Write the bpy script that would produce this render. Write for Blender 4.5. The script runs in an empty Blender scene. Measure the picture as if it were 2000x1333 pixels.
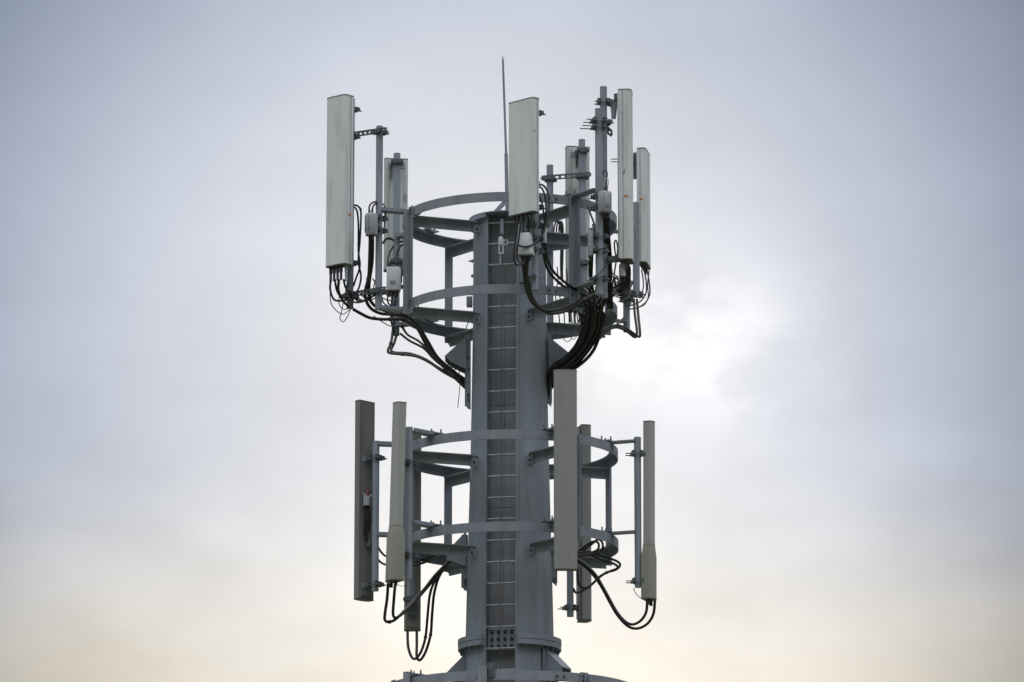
import bpy, math, random
from mathutils import Vector, Matrix
random.seed(7)
R_ = math.radians
sc = bpy.context.scene
col = sc.collection

# ------------------------------------------------------------------ camera
CAM = Vector((0.03, -60.5, 1.6)); ELEV = R_(12.7); F = 9300.0
cd = bpy.data.cameras.new('camera'); cam = bpy.data.objects.new('camera', cd); col.objects.link(cam)
cam.location = CAM; cam.rotation_euler = (math.pi/2 + ELEV, 0, 0)
cd.sensor_width = 36.0; cd.lens = 36.0*F/2000.0; cd.clip_start = 1.0; cd.clip_end = 6000.0
sc.camera = cam
sc.view_settings.view_transform = 'Standard'; sc.view_settings.look = 'None'
sc.view_settings.exposure = 0.0; sc.view_settings.gamma = 1.0; sc.view_settings.use_curve_mapping = False
FW = Vector((0, math.cos(ELEV), math.sin(ELEV))); UP = Vector((0, -math.sin(ELEV), math.cos(ELEV)))

def at(px, py, d):
    """world point measured from the survey of the photograph: d = metres in front of the mast axis"""
    v = FW + Vector((1, 0, 0))*((px-1000.0)/F) + UP*((666.5-py)/F)
    t = (-d - CAM.y)/v.y
    return CAM + v*t
def dirv(az):
    a = R_(az); return Vector((math.sin(a), -math.cos(a), 0))

# ------------------------------------------------------------------ sky and sun
SUN_EL = 12.4; SUN_AZ = 1.8            # sun stands behind the mast, veiled by cloud
w = bpy.data.worlds.new('World'); sc.world = w; w.use_nodes = True
nt = w.node_tree; N = nt.nodes; L = nt.links; N.clear()
def nd(t, **k):
    n = N.new(t)
    for a, b in k.items(): setattr(n, a, b)
    return n
def mth(op, a, b=None, c=None, clamp=False):
    n = nd('ShaderNodeMath', operation=op); n.use_clamp = clamp
    for i, x in enumerate((a, b, c)):
        if x is None: continue
        if isinstance(x, (int, float)): n.inputs[i].default_value = x
        else: L.new(x, n.inputs[i])
    return n.outputs[0]
def mixc(f, a, b, bt='MIX'):
    n = nd('ShaderNodeMix', data_type='RGBA', blend_type=bt)
    for i, x in ((0, f), (6, a), (7, b)):
        if isinstance(x, (int, float)): n.inputs[i].default_value = x
        elif isinstance(x, tuple): n.inputs[i].default_value = (*x, 1)
        else: L.new(x, n.inputs[i])
    return n.outputs[2]
def sdir(px, py):
    return (FW + Vector((1, 0, 0))*((px-1000.0)/F) + UP*((666.5-py)/F)).normalized()
tc = nd('ShaderNodeTexCoord'); DIR = tc.outputs['Generated']
def chord(v):
    n = nd('ShaderNodeVectorMath', operation='DISTANCE'); L.new(DIR, n.inputs[0]); n.inputs[1].default_value = v
    return n.outputs['Value']
def gauss(v, s, p=2.0):
    q = mth('POWER', mth('DIVIDE', chord(v), s), p); q = mth('MULTIPLY', q, -1.0)
    return mth('POWER', math.e, q)
def noise(scale, detail, stretch=(1, 1, 1.0), rough=0.5, seed=0.0):
    m = nd('ShaderNodeMapping'); L.new(DIR, m.inputs[0]); m.inputs['Scale'].default_value = stretch
    m.inputs['Location'].default_value = (seed, seed*0.7, seed*1.3)
    n = nd('ShaderNodeTexNoise'); L.new(m.outputs[0], n.inputs['Vector'])
    n.inputs['Scale'].default_value = scale; n.inputs['Detail'].default_value = detail; n.inputs['Roughness'].default_value = rough
    return n.outputs['Fac']
PXR = 1.0/F
n1 = noise(13, 3, (1, 1, 1.7), 0.45, 3.1); n2 = noise(34, 4, (1, 1, 1.6), 0.5, 1.7)
sep = nd('ShaderNodeSeparateXYZ'); L.new(DIR, sep.inputs[0]); Z = sep.outputs['Z']
def sstep(x, a, b):
    n = nd('ShaderNodeMapRange', interpolation_type='SMOOTHSTEP'); L.new(x, n.inputs[0])
    n.inputs[1].default_value = a; n.inputs[2].default_value = b
    return n.outputs[0]
sinE = lambda py: sdir(1000, py).z
# even overcast deck, lit through around the veiled sun; brighter overhead as overcast skies are
aur = gauss(sdir(950, 730), 1110*PXR, 2.7)
lum = mth('MULTIPLY_ADD', aur, 0.70, 0.085)
lum = mth('MULTIPLY', lum, mth('MULTIPLY_ADD', n1, 0.16, 0.92))
lum = mth('MULTIPLY', lum, mth('MULTIPLY_ADD', n2, 0.14, 0.93))
high = mth('MULTIPLY', sstep(Z, 0.295, 0.80), 2.2)
n3 = noise(17, 5, (1, 1, 2.0), 0.52, 8.9)
band = mth('MULTIPLY', mth('SUBTRACT', n3, 0.5), mth('MULTIPLY_ADD', sstep(Z, sinE(500), sinE(1150)), 0.46, 0.10))
lum = mth('MULTIPLY', lum, mth('ADD', band, 1.0))
warm = sstep(Z, sinE(800), sinE(1400))
lum = mth('MULTIPLY', lum, mth('MULTIPLY_ADD', warm, 0.33, 1.0))
warm = mth('MULTIPLY', warm, mth('MULTIPLY_ADD', n1, 1.0, 0.45), clamp=True)
cool = mixc(aur, (0.72, 0.97, 1.42), (0.962, 0.99, 1.05))
tint = mixc(warm, cool, (1.10, 1.035, 0.915))
g = mth('ADD', mth('MULTIPLY', gauss(sdir(1240, 640), 130*PXR), 0.15), mth('MULTIPLY', gauss(sdir(1425, 665), 120*PXR), 0.20))
g = mth('ADD', g, mth('MULTIPLY', gauss(sdir(1330, 720), 330*PXR), 0.07))
g = mth('MULTIPLY', g, mth('MULTIPLY_ADD', sstep(noise(48, 4, (1, 1, 1.5), 0.55, 2.2), 0.36, 0.64), 0.8, 0.35))
cloud = mixc(1.0, mixc(1.0, tint, lum, 'MULTIPLY'), mixc(1.0, (0.98, 0.99, 1.02), high, 'MULTIPLY'), 'ADD')
cloud = mixc(1.0, cloud, mixc(1.0, (1.0, 0.93, 0.84), g, 'MULTIPLY'), 'ADD')
sky = nd('ShaderNodeTexSky', sky_type='NISHITA'); sky.sun_disc = False
sky.sun_elevation = R_(SUN_EL); sky.sun_rotation = R_(SUN_AZ); sky.altitude = 50; sky.dust_density = 2.0
cover = mixc(0.988, sky.outputs[0], mixc(1.0, cloud, (10.0, 10.0, 10.0), 'MULTIPLY'))
bg = nd('ShaderNodeBackground'); L.new(cover, bg.inputs[0]); bg.inputs[1].default_value = 0.10
wo = nd('ShaderNodeOutputWorld'); L.new(bg.outputs[0], wo.inputs[0])
sd = bpy.data.lights.new('sun', 'SUN'); sun = bpy.data.objects.new('sun', sd); col.objects.link(sun)
sd.energy = 0.9; sd.angle = R_(14); sd.color = (1.0, 0.93, 0.84)
sv = Vector((math.sin(R_(SUN_AZ))*math.cos(R_(SUN_EL)), math.cos(R_(SUN_AZ))*math.cos(R_(SUN_EL)), math.sin(R_(SUN_EL))))
sun.rotation_euler = sv.to_track_quat('Z', 'Y').to_euler(); sun.location = (0, 60, 60)

# ------------------------------------------------------------------ materials
MATS = {}
def material(name, c, rough=0.6, var=0.12, scale=6.0, streak=0.25, metal=0.0, dirt=None, dirt_amt=0.0, dirt_scale=14.0, bump=0.02, spec=0.5):
    m = bpy.data.materials.new(name); m.use_nodes = True; t = m.node_tree; n = t.nodes; l = t.links
    b = n['Principled BSDF']; b.inputs['Roughness'].default_value = rough; b.inputs['Metallic'].default_value = metal
    b.inputs['Specular IOR Level'].default_value = spec
    ge = n.new('ShaderNodeNewGeometry'); mp = n.new('ShaderNodeMapping'); mp.inputs['Scale'].default_value = (1, 1, streak)
    l.new(ge.outputs['Position'], mp.inputs[0])
    nz = n.new('ShaderNodeTexNoise'); nz.inputs['Scale'].default_value = scale; nz.inputs['Detail'].default_value = 6; nz.inputs['Roughness'].default_value = 0.62
    l.new(mp.outputs[0], nz.inputs['Vector'])
    mr = n.new('ShaderNodeMapRange'); mr.inputs[1].default_value = 0.3; mr.inputs[2].default_value = 0.7
    mr.inputs[3].default_value = 1-var; mr.inputs[4].default_value = 1+var; l.new(nz.outputs['Fac'], mr.inputs[0])
    mx = n.new('ShaderNodeMix'); mx.data_type = 'RGBA'; mx.blend_type = 'MULTIPLY'; mx.inputs[0].default_value = 1
    mx.inputs[6].default_value = (*c, 1); l.new(mr.outputs[0], mx.inputs[7]); out = mx.outputs[2]
    if dirt:
        n2_ = n.new('ShaderNodeTexNoise'); n2_.inputs['Scale'].default_value = dirt_scale; n2_.inputs['Detail'].default_value = 8; n2_.inputs['Roughness'].default_value = 0.7
        mp2 = n.new('ShaderNodeMapping'); mp2.inputs['Scale'].default_value = (1, 1, 0.12); mp2.inputs['Location'].default_value = (3, 1, 2)
        l.new(ge.outputs['Position'], mp2.inputs[0]); l.new(mp2.outputs[0], n2_.inputs['Vector'])
        r2 = n.new('ShaderNodeMapRange'); r2.inputs[1].default_value = 0.5; r2.inputs[2].default_value = 0.78; r2.inputs[3].default_value = 0; r2.inputs[4].default_value = dirt_amt
        l.new(n2_.outputs['Fac'], r2.inputs[0])
        m2 = n.new('ShaderNodeMix'); m2.data_type = 'RGBA'; l.new(r2.outputs[0], m2.inputs[0]); l.new(out, m2.inputs[6]); m2.inputs[7].default_value = (*dirt, 1)
        out = m2.outputs[2]
    l.new(out, b.inputs['Base Color'])
    rr = n.new('ShaderNodeMapRange'); rr.inputs[3].default_value = max(0.05, rough-0.1); rr.inputs[4].default_value = min(1, rough+0.12)
    l.new(nz.outputs['Fac'], rr.inputs[0]); l.new(rr.outputs[0], b.inputs['Roughness'])
    if bump:
        bp = n.new('ShaderNodeBump'); bp.inputs['Strength'].default_value = bump*4; bp.inputs['Distance'].default_value = 0.01
        nb = n.new('ShaderNodeTexNoise'); nb.inputs['Scale'].default_value = 25; nb.inputs['Detail'].default_value = 3
        l.new(ge.outputs['Position'], nb.inputs['Vector']); l.new(nb.outputs['Fac'], bp.inputs['Height']); l.new(bp.outputs[0], b.inputs['Normal'])
    MATS[name] = m; return m
STEEL = (0.205, 0.237, 0.28)
M_mast = material('mast paint', STEEL, 0.55, 0.20, 3.5, 0.10, dirt=(0.12, 0.118, 0.11), dirt_amt=0.55, dirt_scale=7)
M_inner = material('channel paint', (0.215, 0.228, 0.252), 0.65, 0.2, 3.0, 0.3, dirt=(0.165, 0.135, 0.125), dirt_amt=0.85, dirt_scale=5)
M_frame = material('frame paint', (0.198, 0.226, 0.264), 0.55, 0.16, 5.0, 0.5, dirt=(0.09, 0.085, 0.075), dirt_amt=0.5)
M_pipe = material('galvanised pipe', (0.222, 0.252, 0.297), 0.5, 0.15, 7.0, 0.2, dirt=(0.10, 0.11, 0.11), dirt_amt=0.5)
M_galv = material('dark galvanised bracket', (0.10, 0.11, 0.12), 0.5, 0.25, 20.0, 1.0, metal=0.3)
M_pale = material('pale green radome', (0.575, 0.62, 0.622), 0.5, 0.07, 4.0, 0.10, dirt=(0.30, 0.325, 0.29), dirt_amt=0.75, dirt_scale=9)
M_pback = material('pale radome back', (0.52, 0.565, 0.555), 0.5, 0.10, 3.0, 0.15, dirt=(0.20, 0.24, 0.14), dirt_amt=0.6, dirt_scale=6)
M_grey = material('grey radome', (0.222, 0.23, 0.226), 0.6, 0.06, 4.0, 0.15, dirt=(0.13, 0.13, 0.11), dirt_amt=0.4)
M_gdark = material('dark grey radome', (0.165, 0.165, 0.165), 0.6, 0.08, 4.0, 0.15, dirt=(0.09, 0.085, 0.08), dirt_amt=0.5)
M_olive = material('olive radome', (0.305, 0.315, 0.298), 0.6, 0.06, 4.0, 0.15, dirt=(0.17, 0.165, 0.12), dirt_amt=0.45)
M_oliveb = material('olive base', (0.23, 0.24, 0.205), 0.6, 0.08, 5.0, 0.3, dirt=(0.13, 0.13, 0.08), dirt_amt=0.4)
M_cap = material('end cap grey', (0.19, 0.205, 0.20), 0.6, 0.1, 8, 1.0)
M_under = material('dark brown underside', (0.10, 0.095, 0.08), 0.8, 0.3, 25, 1.0)  # dark brown, used only on downward-facing end caps and base plates
M_box = material('radio housing', (0.30, 0.305, 0.34), 0.5, 0.08, 9.0, 0.4, dirt=(0.22, 0.24, 0.19), dirt_amt=0.5)
M_white = material('white plastic', (0.54, 0.56, 0.60), 0.5, 0.05, 9.0, 0.5, dirt=(0.3, 0.3, 0.26), dirt_amt=0.4)
M_rubber = material('black cable sheath', (0.017, 0.016, 0.016), 0.42, 0.3, 12.0, 1.0, bump=0.0, spec=0.35)
M_conn = material('black connector', (0.03, 0.031, 0.033), 0.5, 0.3, 12.0, 1.0, bump=0.0)
M_silver = material('silver connector', (0.42, 0.43, 0.44), 0.45, 0.2, 30.0, 1.0, metal=0.5, bump=0.0)
M_rung = material('worn rung steel', (0.27, 0.295, 0.325), 0.5, 0.2, 20.0, 1.0, metal=0.2)
M_orange = material('orange sticker', (0.50, 0.13, 0.03), 0.6, 0.15, 30.0, 1.0, bump=0.0)
M_red = material('red cap', (0.17, 0.035, 0.035), 0.5, 0.1, 30.0, 1.0, bump=0.0)
M_blue = material('blue tape', (0.03, 0.07, 0.30), 0.5, 0.1, 30.0, 1.0, bump=0.0)
M_print = material('grey print', (0.20, 0.22, 0.22), 0.7, 0.3, 60.0, 1.0, bump=0.0)
M_ground = material('grass field', (0.12, 0.125, 0.075), 0.95, 0.4, 0.15, 1.0, dirt=(0.24, 0.22, 0.18), dirt_amt=0.7, dirt_scale=0.05)
M_conc = material('concrete', (0.35, 0.34, 0.32), 0.9, 0.15, 2.0, 1.0)

# ------------------------------------------------------------------ mesh helpers
class MB:
    def __init__(s): s.v = []; s.f = []
    def add(s, vs, fs):
        o = len(s.v); s.v += [Vector(p) for p in vs]; s.f += [tuple(i+o for i in f) for f in fs]; return s
    def box(s, c, size, ax=None):
        """box at centre c; ax = (x, y, z) axes"""
        X, Y, Zv = ax if ax else (Vector((1, 0, 0)), Vector((0, 1, 0)), Vector((0, 0, 1)))
        c = Vector(c); hx, hy, hz = (q/2 for q in size)
        vs = [c + X*(sx*hx) + Y*(sy*hy) + Zv*(sz*hz) for sz in (-1, 1) for sx, sy in ((-1, -1), (1, -1), (1, 1), (-1, 1))]
        return s.add(vs, [(3, 2, 1, 0), (4, 5, 6, 7), (0, 1, 5, 4), (1, 2, 6, 5), (2, 3, 7, 6), (3, 0, 4, 7)])
    def bar(s, a, b, wd, ht, up=Vector((0, 0, 1))):
        a, b = Vector(a), Vector(b); X = (b-a).normalized(); Y = up.cross(X).normalized(); Zv = X.cross(Y)
        return s.box((a+b)/2, ((b-a).length, wd, ht), (X, Y, Zv))
    def prism(s, poly, axis, c=Vector((0, 0, 0))):
        """poly = list of 3d points (planar), extruded by vector axis"""
        n = len(poly); a = [Vector(p)+c for p in poly]; b = [p+axis for p in a]
        s.add(a+b, [tuple(range(n-1, -1, -1)), tuple(range(n, 2*n))] + [(i, (i+1) % n, n+(i+1) % n, n+i) for i in range(n)])
        return s
    def cyl(s, a, b, r, r2=None, n=12, cap=True):
        a, b = Vector(a), Vector(b); r2 = r if r2 is None else r2
        X = (b-a).normalized(); t = Vector((0, 0, 1)) if abs(X.z) < 0.9 else Vector((1, 0, 0))
        U = X.cross(t).normalized(); V = X.cross(U)
        vs = []
        for p, q in ((a, r), (b, r2)):
            vs += [p + U*(q*math.cos(2*math.pi*i/n)) + V*(q*math.sin(2*math.pi*i/n)) for i in range(n)]
        fs = [(i, n+i, n+(i+1) % n, (i+1) % n) for i in range(n)]
        if cap: fs += [tuple(range(n)), tuple(range(2*n-1, n-1, -1))]
        return s.add(vs, fs)
    def tube(s, pts, r, n=8):
        pts = [Vector(p) for p in pts]; rings = []; U = None
        for i, p in enumerate(pts):
            T = (pts[min(i+1, len(pts)-1)] - pts[max(i-1, 0)]).normalized()
            if U is None: U = T.cross(Vector((0, 1, 0.1))).normalized()
            U = (U - T*U.dot(T)).normalized(); V = T.cross(U)
            rings.append([p + U*(r*math.cos(2*math.pi*k/n)) + V*(r*math.sin(2*math.pi*k/n)) for k in range(n)])
        vs = [q for g_ in rings for q in g_]
        fs = [(i*n+k, i*n+(k+1) % n, (i+1)*n+(k+1) % n, (i+1)*n+k) for i in range(len(pts)-1) for k in range(n)]
        fs += [tuple(range(n-1, -1, -1)), tuple(range((len(pts)-1)*n, len(pts)*n))]
        return s.add(vs, fs)
    def xform(s, M):
        s.v = [M @ p for p in s.v]; return s
    def build(s, name, mat, parent=None, origin=None, bevel=0.0, smooth=True):
        o0 = origin if origin is not None else (Vector(parent['_o']) if parent is not None else Vector((0, 0, 0)))
        me = bpy.data.meshes.new(name); me.from_pydata([p-o0 for p in s.v], [], s.f); me.validate()
        import bmesh
        bm = bmesh.new(); bm.from_mesh(me); bmesh.ops.recalc_face_normals(bm, faces=bm.faces)
        if bevel:
            ed = [e for e in bm.edges if len(e.link_faces) == 2 and e.calc_face_angle(0) > 0.9]
            bmesh.ops.bevel(bm, geom=ed, offset=bevel, segments=2, profile=0.6, affect='EDGES', clamp_overlap=True)
        for f in bm.faces: f.smooth = smooth
        bm.to_mesh(me); bm.free()
        if smooth: me.set_sharp_from_angle(angle=R_(38))
        me.materials.append(mat)
        ob = bpy.data.objects.new(name, me); col.objects.link(ob)
        if parent is not None:
            ob.parent = parent; ob['_o'] = list(o0)
        else:
            ob.location = o0; ob['_o'] = list(o0)
        return ob
def thing(name, label, cat, loc, group=None):
    o = bpy.data.objects.new(name, None); col.objects.link(o); o.location = loc; o['_o'] = list(loc)
    o.empty_display_size = 0.1
    tag(o, label, cat, group); return o
def tag(o, label, cat, group=None):
    o['label'] = label; o['category'] = cat
    if group: o['group'] = group
def inst(src, parent, loc, name=None, rot=None):
    """copy of a small part sharing its mesh; loc in world"""
    c = bpy.data.objects.new(name or src.name.split('.')[0], src.data if hasattr(src, 'data') else src); col.objects.link(c)
    c.parent = parent; c.location = Vector(loc) - Vector(parent['_o'])
    if rot is not None: c.rotation_euler = rot
    return c
def proto(mb, mat, name):
    me = bpy.data.meshes.new(name); me.from_pydata([tuple(p) for p in mb.v], [], mb.f)
    import bmesh
    bm = bmesh.new(); bm.from_mesh(me); bmesh.ops.recalc_face_normals(bm, faces=bm.faces)
    for f in bm.faces: f.smooth = True
    bm.to_mesh(me); bm.free()
    me.set_sharp_from_angle(angle=R_(38)); me.materials.append(mat); return me
def piece(me, name, parent, loc, rot=None):
    c = bpy.data.objects.new(name, me); col.objects.link(c); c.parent = parent
    c.location = Vector(loc) - Vector(parent['_o'])
    if rot is not None: c.rotation_euler = rot
    return c
STUD = proto(MB().cyl((0, 0, 0), (0, 0, 0.014), 0.020, n=6).cyl((0, 0, 0.014), (0, 0, 0.06), 0.010, n=8), M_galv, 'stud')
BOLT = proto(MB().cyl((0, 0, 0), (0, -0.014, 0), 0.018, n=6).cyl((0, -0.014, 0), (0, -0.024, 0), 0.010, n=8), M_galv, 'bolt')   # faces -y

# ------------------------------------------------------------------ ground
g_ = MB(); n = 48
g_.add([(0, 0, 0)] + [(3000*math.cos(2*math.pi*i/n), 3000*math.sin(2*math.pi*i/n), 0) for i in range(n)], [(0, 1+i, 1+(i+1) % n) for i in range(n)])
go = g_.build('ground', M_ground); go['kind'] = 'structure'

# ------------------------------------------------------------------ mast
LAD = -12.5                      # azimuth the ladder channel faces
def zax(py): return at(994, py, 0).z
PROF = [(434, 142), (640, 144), (787, 148.5), (890, 152.5), (1200, 168)]
ZR = sorted([(zax(y), wd/2/150.0) for y, wd in PROF])
def rad(z):
    if z <= ZR[0][0]: return ZR[0][1] + (ZR[0][0]-z)*0.022
    for (a, ra), (b, rb) in zip(ZR, ZR[1:]):
        if z <= b: return ra + (rb-ra)*(z-a)/(b-a)
    return ZR[-1][1]
HW = 0.19; DEP = 0.21
LX = dirv(LAD+90); LN = dirv(LAD)   # channel right, channel outward
def section(z, ns=72):
    r = rad(z); al = math.asin(HW/r); c = r*math.cos(al); pts = []
    for i in range(ns+1):
        a = al + (2*math.pi-2*al)*i/ns
        pts.append(LX*(r*math.sin(a)) + LN*(r*math.cos(a)))
    pts.append(LX*(-HW) + LN*(c-DEP)); pts.append(LX*HW + LN*(c-DEP))
    return [p + Vector((0, 0, z)) for p in pts]
ZTOP = zax(432); ZFL = zax(1262); ZBOT = 0.35
mast = thing('monopole_mast', 'tall tapered grey-blue steel monopole mast with a ladder channel in its front', 'mast', Vector((0, 0, 0)))
def shaft(z0, z1, name):
    m = MB(); k = max(2, int((z1-z0)/0.5)); rings = [section(z0 + (z1-z0)*i/k) for i in range(k+1)]
    nn = len(rings[0]); vs = [p for r in rings for p in r]
    fs = [(i*nn+j, i*nn+(j+1) % nn, (i+1)*nn+(j+1) % nn, (i+1)*nn+j) for i in range(k) for j in range(nn) if j != nn-2]
    return m.add(vs, fs).build(name, M_mast, mast)
shaft(ZFL, ZTOP, 'shaft_section'); shaft(ZBOT, ZFL-0.004, 'shaft_section')
# back sheets of the channel
def chan_pt(u, out, z): # u across, out = outward from the chord plane
    r = rad(z); c = math.sqrt(r*r-HW*HW); return LX*u + LN*(c+out) + Vector((0, 0, z))
zs = [ZTOP, zax(620), zax(800), zax(1000), zax(1244)]
for a, b in zip(zs, zs[1:]):
    for u0, u1 in ((-HW, -0.012), (-0.008, HW)):
        MB().prism([chan_pt(u0, -DEP+.004, b+.003), chan_pt(u1, -DEP+.004, b+.003), chan_pt(u1, -DEP+.004, a-.003), chan_pt(u0, -DEP+.004, a-.003)], LN*0.012).build('channel_panel', M_inner, mast)
MB().prism([chan_pt(-HW, -DEP+.004, ZBOT), chan_pt(HW, -DEP+.004, ZBOT), chan_pt(HW, -DEP+.004, zax(1274)), chan_pt(-HW, -DEP+.004, zax(1274))], LN*0.012).build('channel_panel', M_inner, mast)
# thin edge strips beside the channel
for sgn in (-1, 1):
    MB().prism([chan_pt(sgn*(HW+.002), .006, ZFL+.12), chan_pt(sgn*(HW+.028), -.004, ZFL+.12), chan_pt(sgn*(HW+.028), -.004, ZTOP-.02), chan_pt(sgn*(HW+.002), .006, ZTOP-.02)], LN*-0.014).build('channel_edge', M_mast, mast)
def annular(r0, r1, z0, z1, gap_deg, facing, ns=72):
    m = MB(); vs = []; 
    for i in range(ns+1):
        a = facing + gap_deg + (360-2*gap_deg)*i/ns; d_ = dirv(a)
        vs += [d_*r0+Vector((0, 0, z0)), d_*r1+Vector((0, 0, z0)), d_*r1+Vector((0, 0, z1)), d_*r0+Vector((0, 0, z1))]
    fs = [(i*4+k, i*4+(k+1) % 4, i*4+4+(k+1) % 4, i*4+4+k) for i in range(ns) for k in range(4)]
    if gap_deg > 0: fs += [(0, 1, 2, 3), (ns*4+3, ns*4+2, ns*4+1, ns*4)]
    return m.add(vs, fs)
rf = rad(ZFL)
fl = annular(rf-.02, 0.667, ZFL+.003, ZFL+.068, 21, LAD).build('flange', M_mast, mast)
fl2 = annular(rf-.02, 0.664, ZFL-.068, ZFL-.003, 21, LAD).build('flange', M_mast, mast)
FB = proto(MB().cyl((0, 0, 0), (0, 0, -.022), .024, n=6).cyl((0, 0, -.022), (0, 0, -.05), .013, n=8), M_galv, 'bolt')
for i in range(28):
    a = LAD + 28 + (360-56)*i/27; piece(FB, 'bolt', fl2, dirv(a)*0.625 + Vector((0, 0, ZFL-.068)))
cap = annular(0.0, 0.533, ZTOP, ZTOP+.014, 0, LAD).build('cap_plate', M_frame, mast)
annular(rad(ZTOP)-.03, 0.533, ZTOP-.055, ZTOP-.002, 24, LAD).build('cap_flange', M_mast, mast)
# splice plate in the channel at the flange
zspl = lambda y: at(978, y, .42).z
sp = MB().prism([chan_pt(-HW+.01, -.10, zspl(1270)), chan_pt(HW-.01, -.10, zspl(1270)), chan_pt(HW-.01, -.10, zspl(1227)), chan_pt(-HW+.01, -.10, zspl(1227))], LN*.02).build('splice_plate', M_inner, mast)
SB = proto(MB().cyl((0, 0, 0), (0, -.028, 0), .025, n=6).cyl((0, -.028, 0), (0, -.05, 0), .014, n=8), M_conn, 'bolt')
for iy in range(3):
    for ix in range(4):
        piece(SB, 'bolt', sp, chan_pt(-.128+.085*ix, -.08, zspl(1235+14*iy)), (0, 0, R_(LAD)))
MB().cyl((0, 0, 0), (0, 0, .4), 1.9, n=40).build('footing', M_conc, mast)

# ladder
lad = thing('ladder', 'ladder of round steel rungs set in the channel of the mast', 'ladder', chan_pt(0, -.03, ZBOT))
rz = at(978, 433, .46).z; rstep = (rz - at(978, 1266, .52).z)/20
RM = proto(MB().cyl((-HW-.002, 0, 0), (HW+.002, 0, 0), .0135, n=10), M_rung, 'rung')
k = 0
while rz - rstep*k > 1.0 and k < 70:
    z = rz - rstep*k; piece(RM, 'rung', lad, chan_pt(0, -.028, z), (0, 0, R_(LAD))); k += 1
line = MB().tube([chan_pt(-.005, -.006, zax(502)), chan_pt(-.005, -.006, zax(900)), chan_pt(-.005, -.006, zax(1400)), chan_pt(-.005, -.006, 1.0)], .0045, 6).build('safety_line', M_galv, origin=chan_pt(-.005, -.006, 1.0))
tag(line, 'thin steel safety wire running down the middle of the ladder', 'wire')
# fall arrester at the top of the ladder
fa = thing('fall_arrester', 'small pale fall arrester with open shackle hung at the top of the ladder', 'fall arrester', chan_pt(0, .02, zax(516)))
def cp(px, py, o=.02):
    p = at(px, py, 0); z = p.z
    # intersect with the channel front plane
    u = ((px-994)/150.0 - (LN*(math.sqrt(rad(z)**2-HW*HW)+o)).x)/LX.x
    q = chan_pt(u, o, z); dz = (-q.y)*math.sin(R_(12.0)); q.z = at(px, py, -q.y).z; return q
MB().bar(cp(979, 428), cp(979, 461), .045, .012, LN).build('hanger_bar', M_pipe, fa)
MB().bar(cp(973, 458, .03), cp(984, 458, .03), .02, .02, LN).build('cross_pin', M_galv, fa)
m = MB()
for x in (973.3, 981.0): m.bar(cp(x, 466, .03), cp(x+.6, 496, .03), .018, .018, LN)
m.bar(cp(973, 496, .03), cp(982, 495, .03), .018, .02, LN).build('shackle', M_white, fa)
MB().bar(cp(977, 463, .035), cp(977, 480, .035), .05, .05, LN).build('body', M_white, fa, bevel=.012)
MB().tube([cp(986.5+4*math.cos(t*math.pi/6), 474+5*math.sin(t*math.pi/6), .04) for t in range(12)]+[cp(990.5, 474, .04)], .006, 6).build('eye_ring', M_white, fa)
MB().cyl(cp(976, 497, .02), cp(976, 516, .02), .008, n=8).build('wire_end', M_white, fa)

# lightning rod
zt = ZTOP+.014
lr = thing('lightning_rod', 'thin pointed lightning rod leaning slightly above the mast top', 'lightning rod', Vector((-.02, 0, zt)))
b0 = at(991, 384, 0); b0.z = zt+.30
tp1 = at(988.5, 300, 0); tp2 = at(982.3, 120, 0); tp3 = at(982, 109, 0)
MB().cyl(Vector((b0.x, 0, zt)), tp1, .026, .024, n=14).build('lower_tube', M_pipe, lr)
MB().cyl(tp1, tp2, .016, .0135, n=12).build('rod', M_pipe, lr)
MB().cyl(tp2, tp3, .0165, .002, n=12).build('tip', M_pipe, lr)
for a in (-105, 15, 135):
    d_ = dirv(a); MB().bar(Vector((b0.x, 0, zt+.28)), Vector((b0.x, 0, zt))+d_*.27, .012, .06, d_).build('brace', M_frame, lr)

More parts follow.
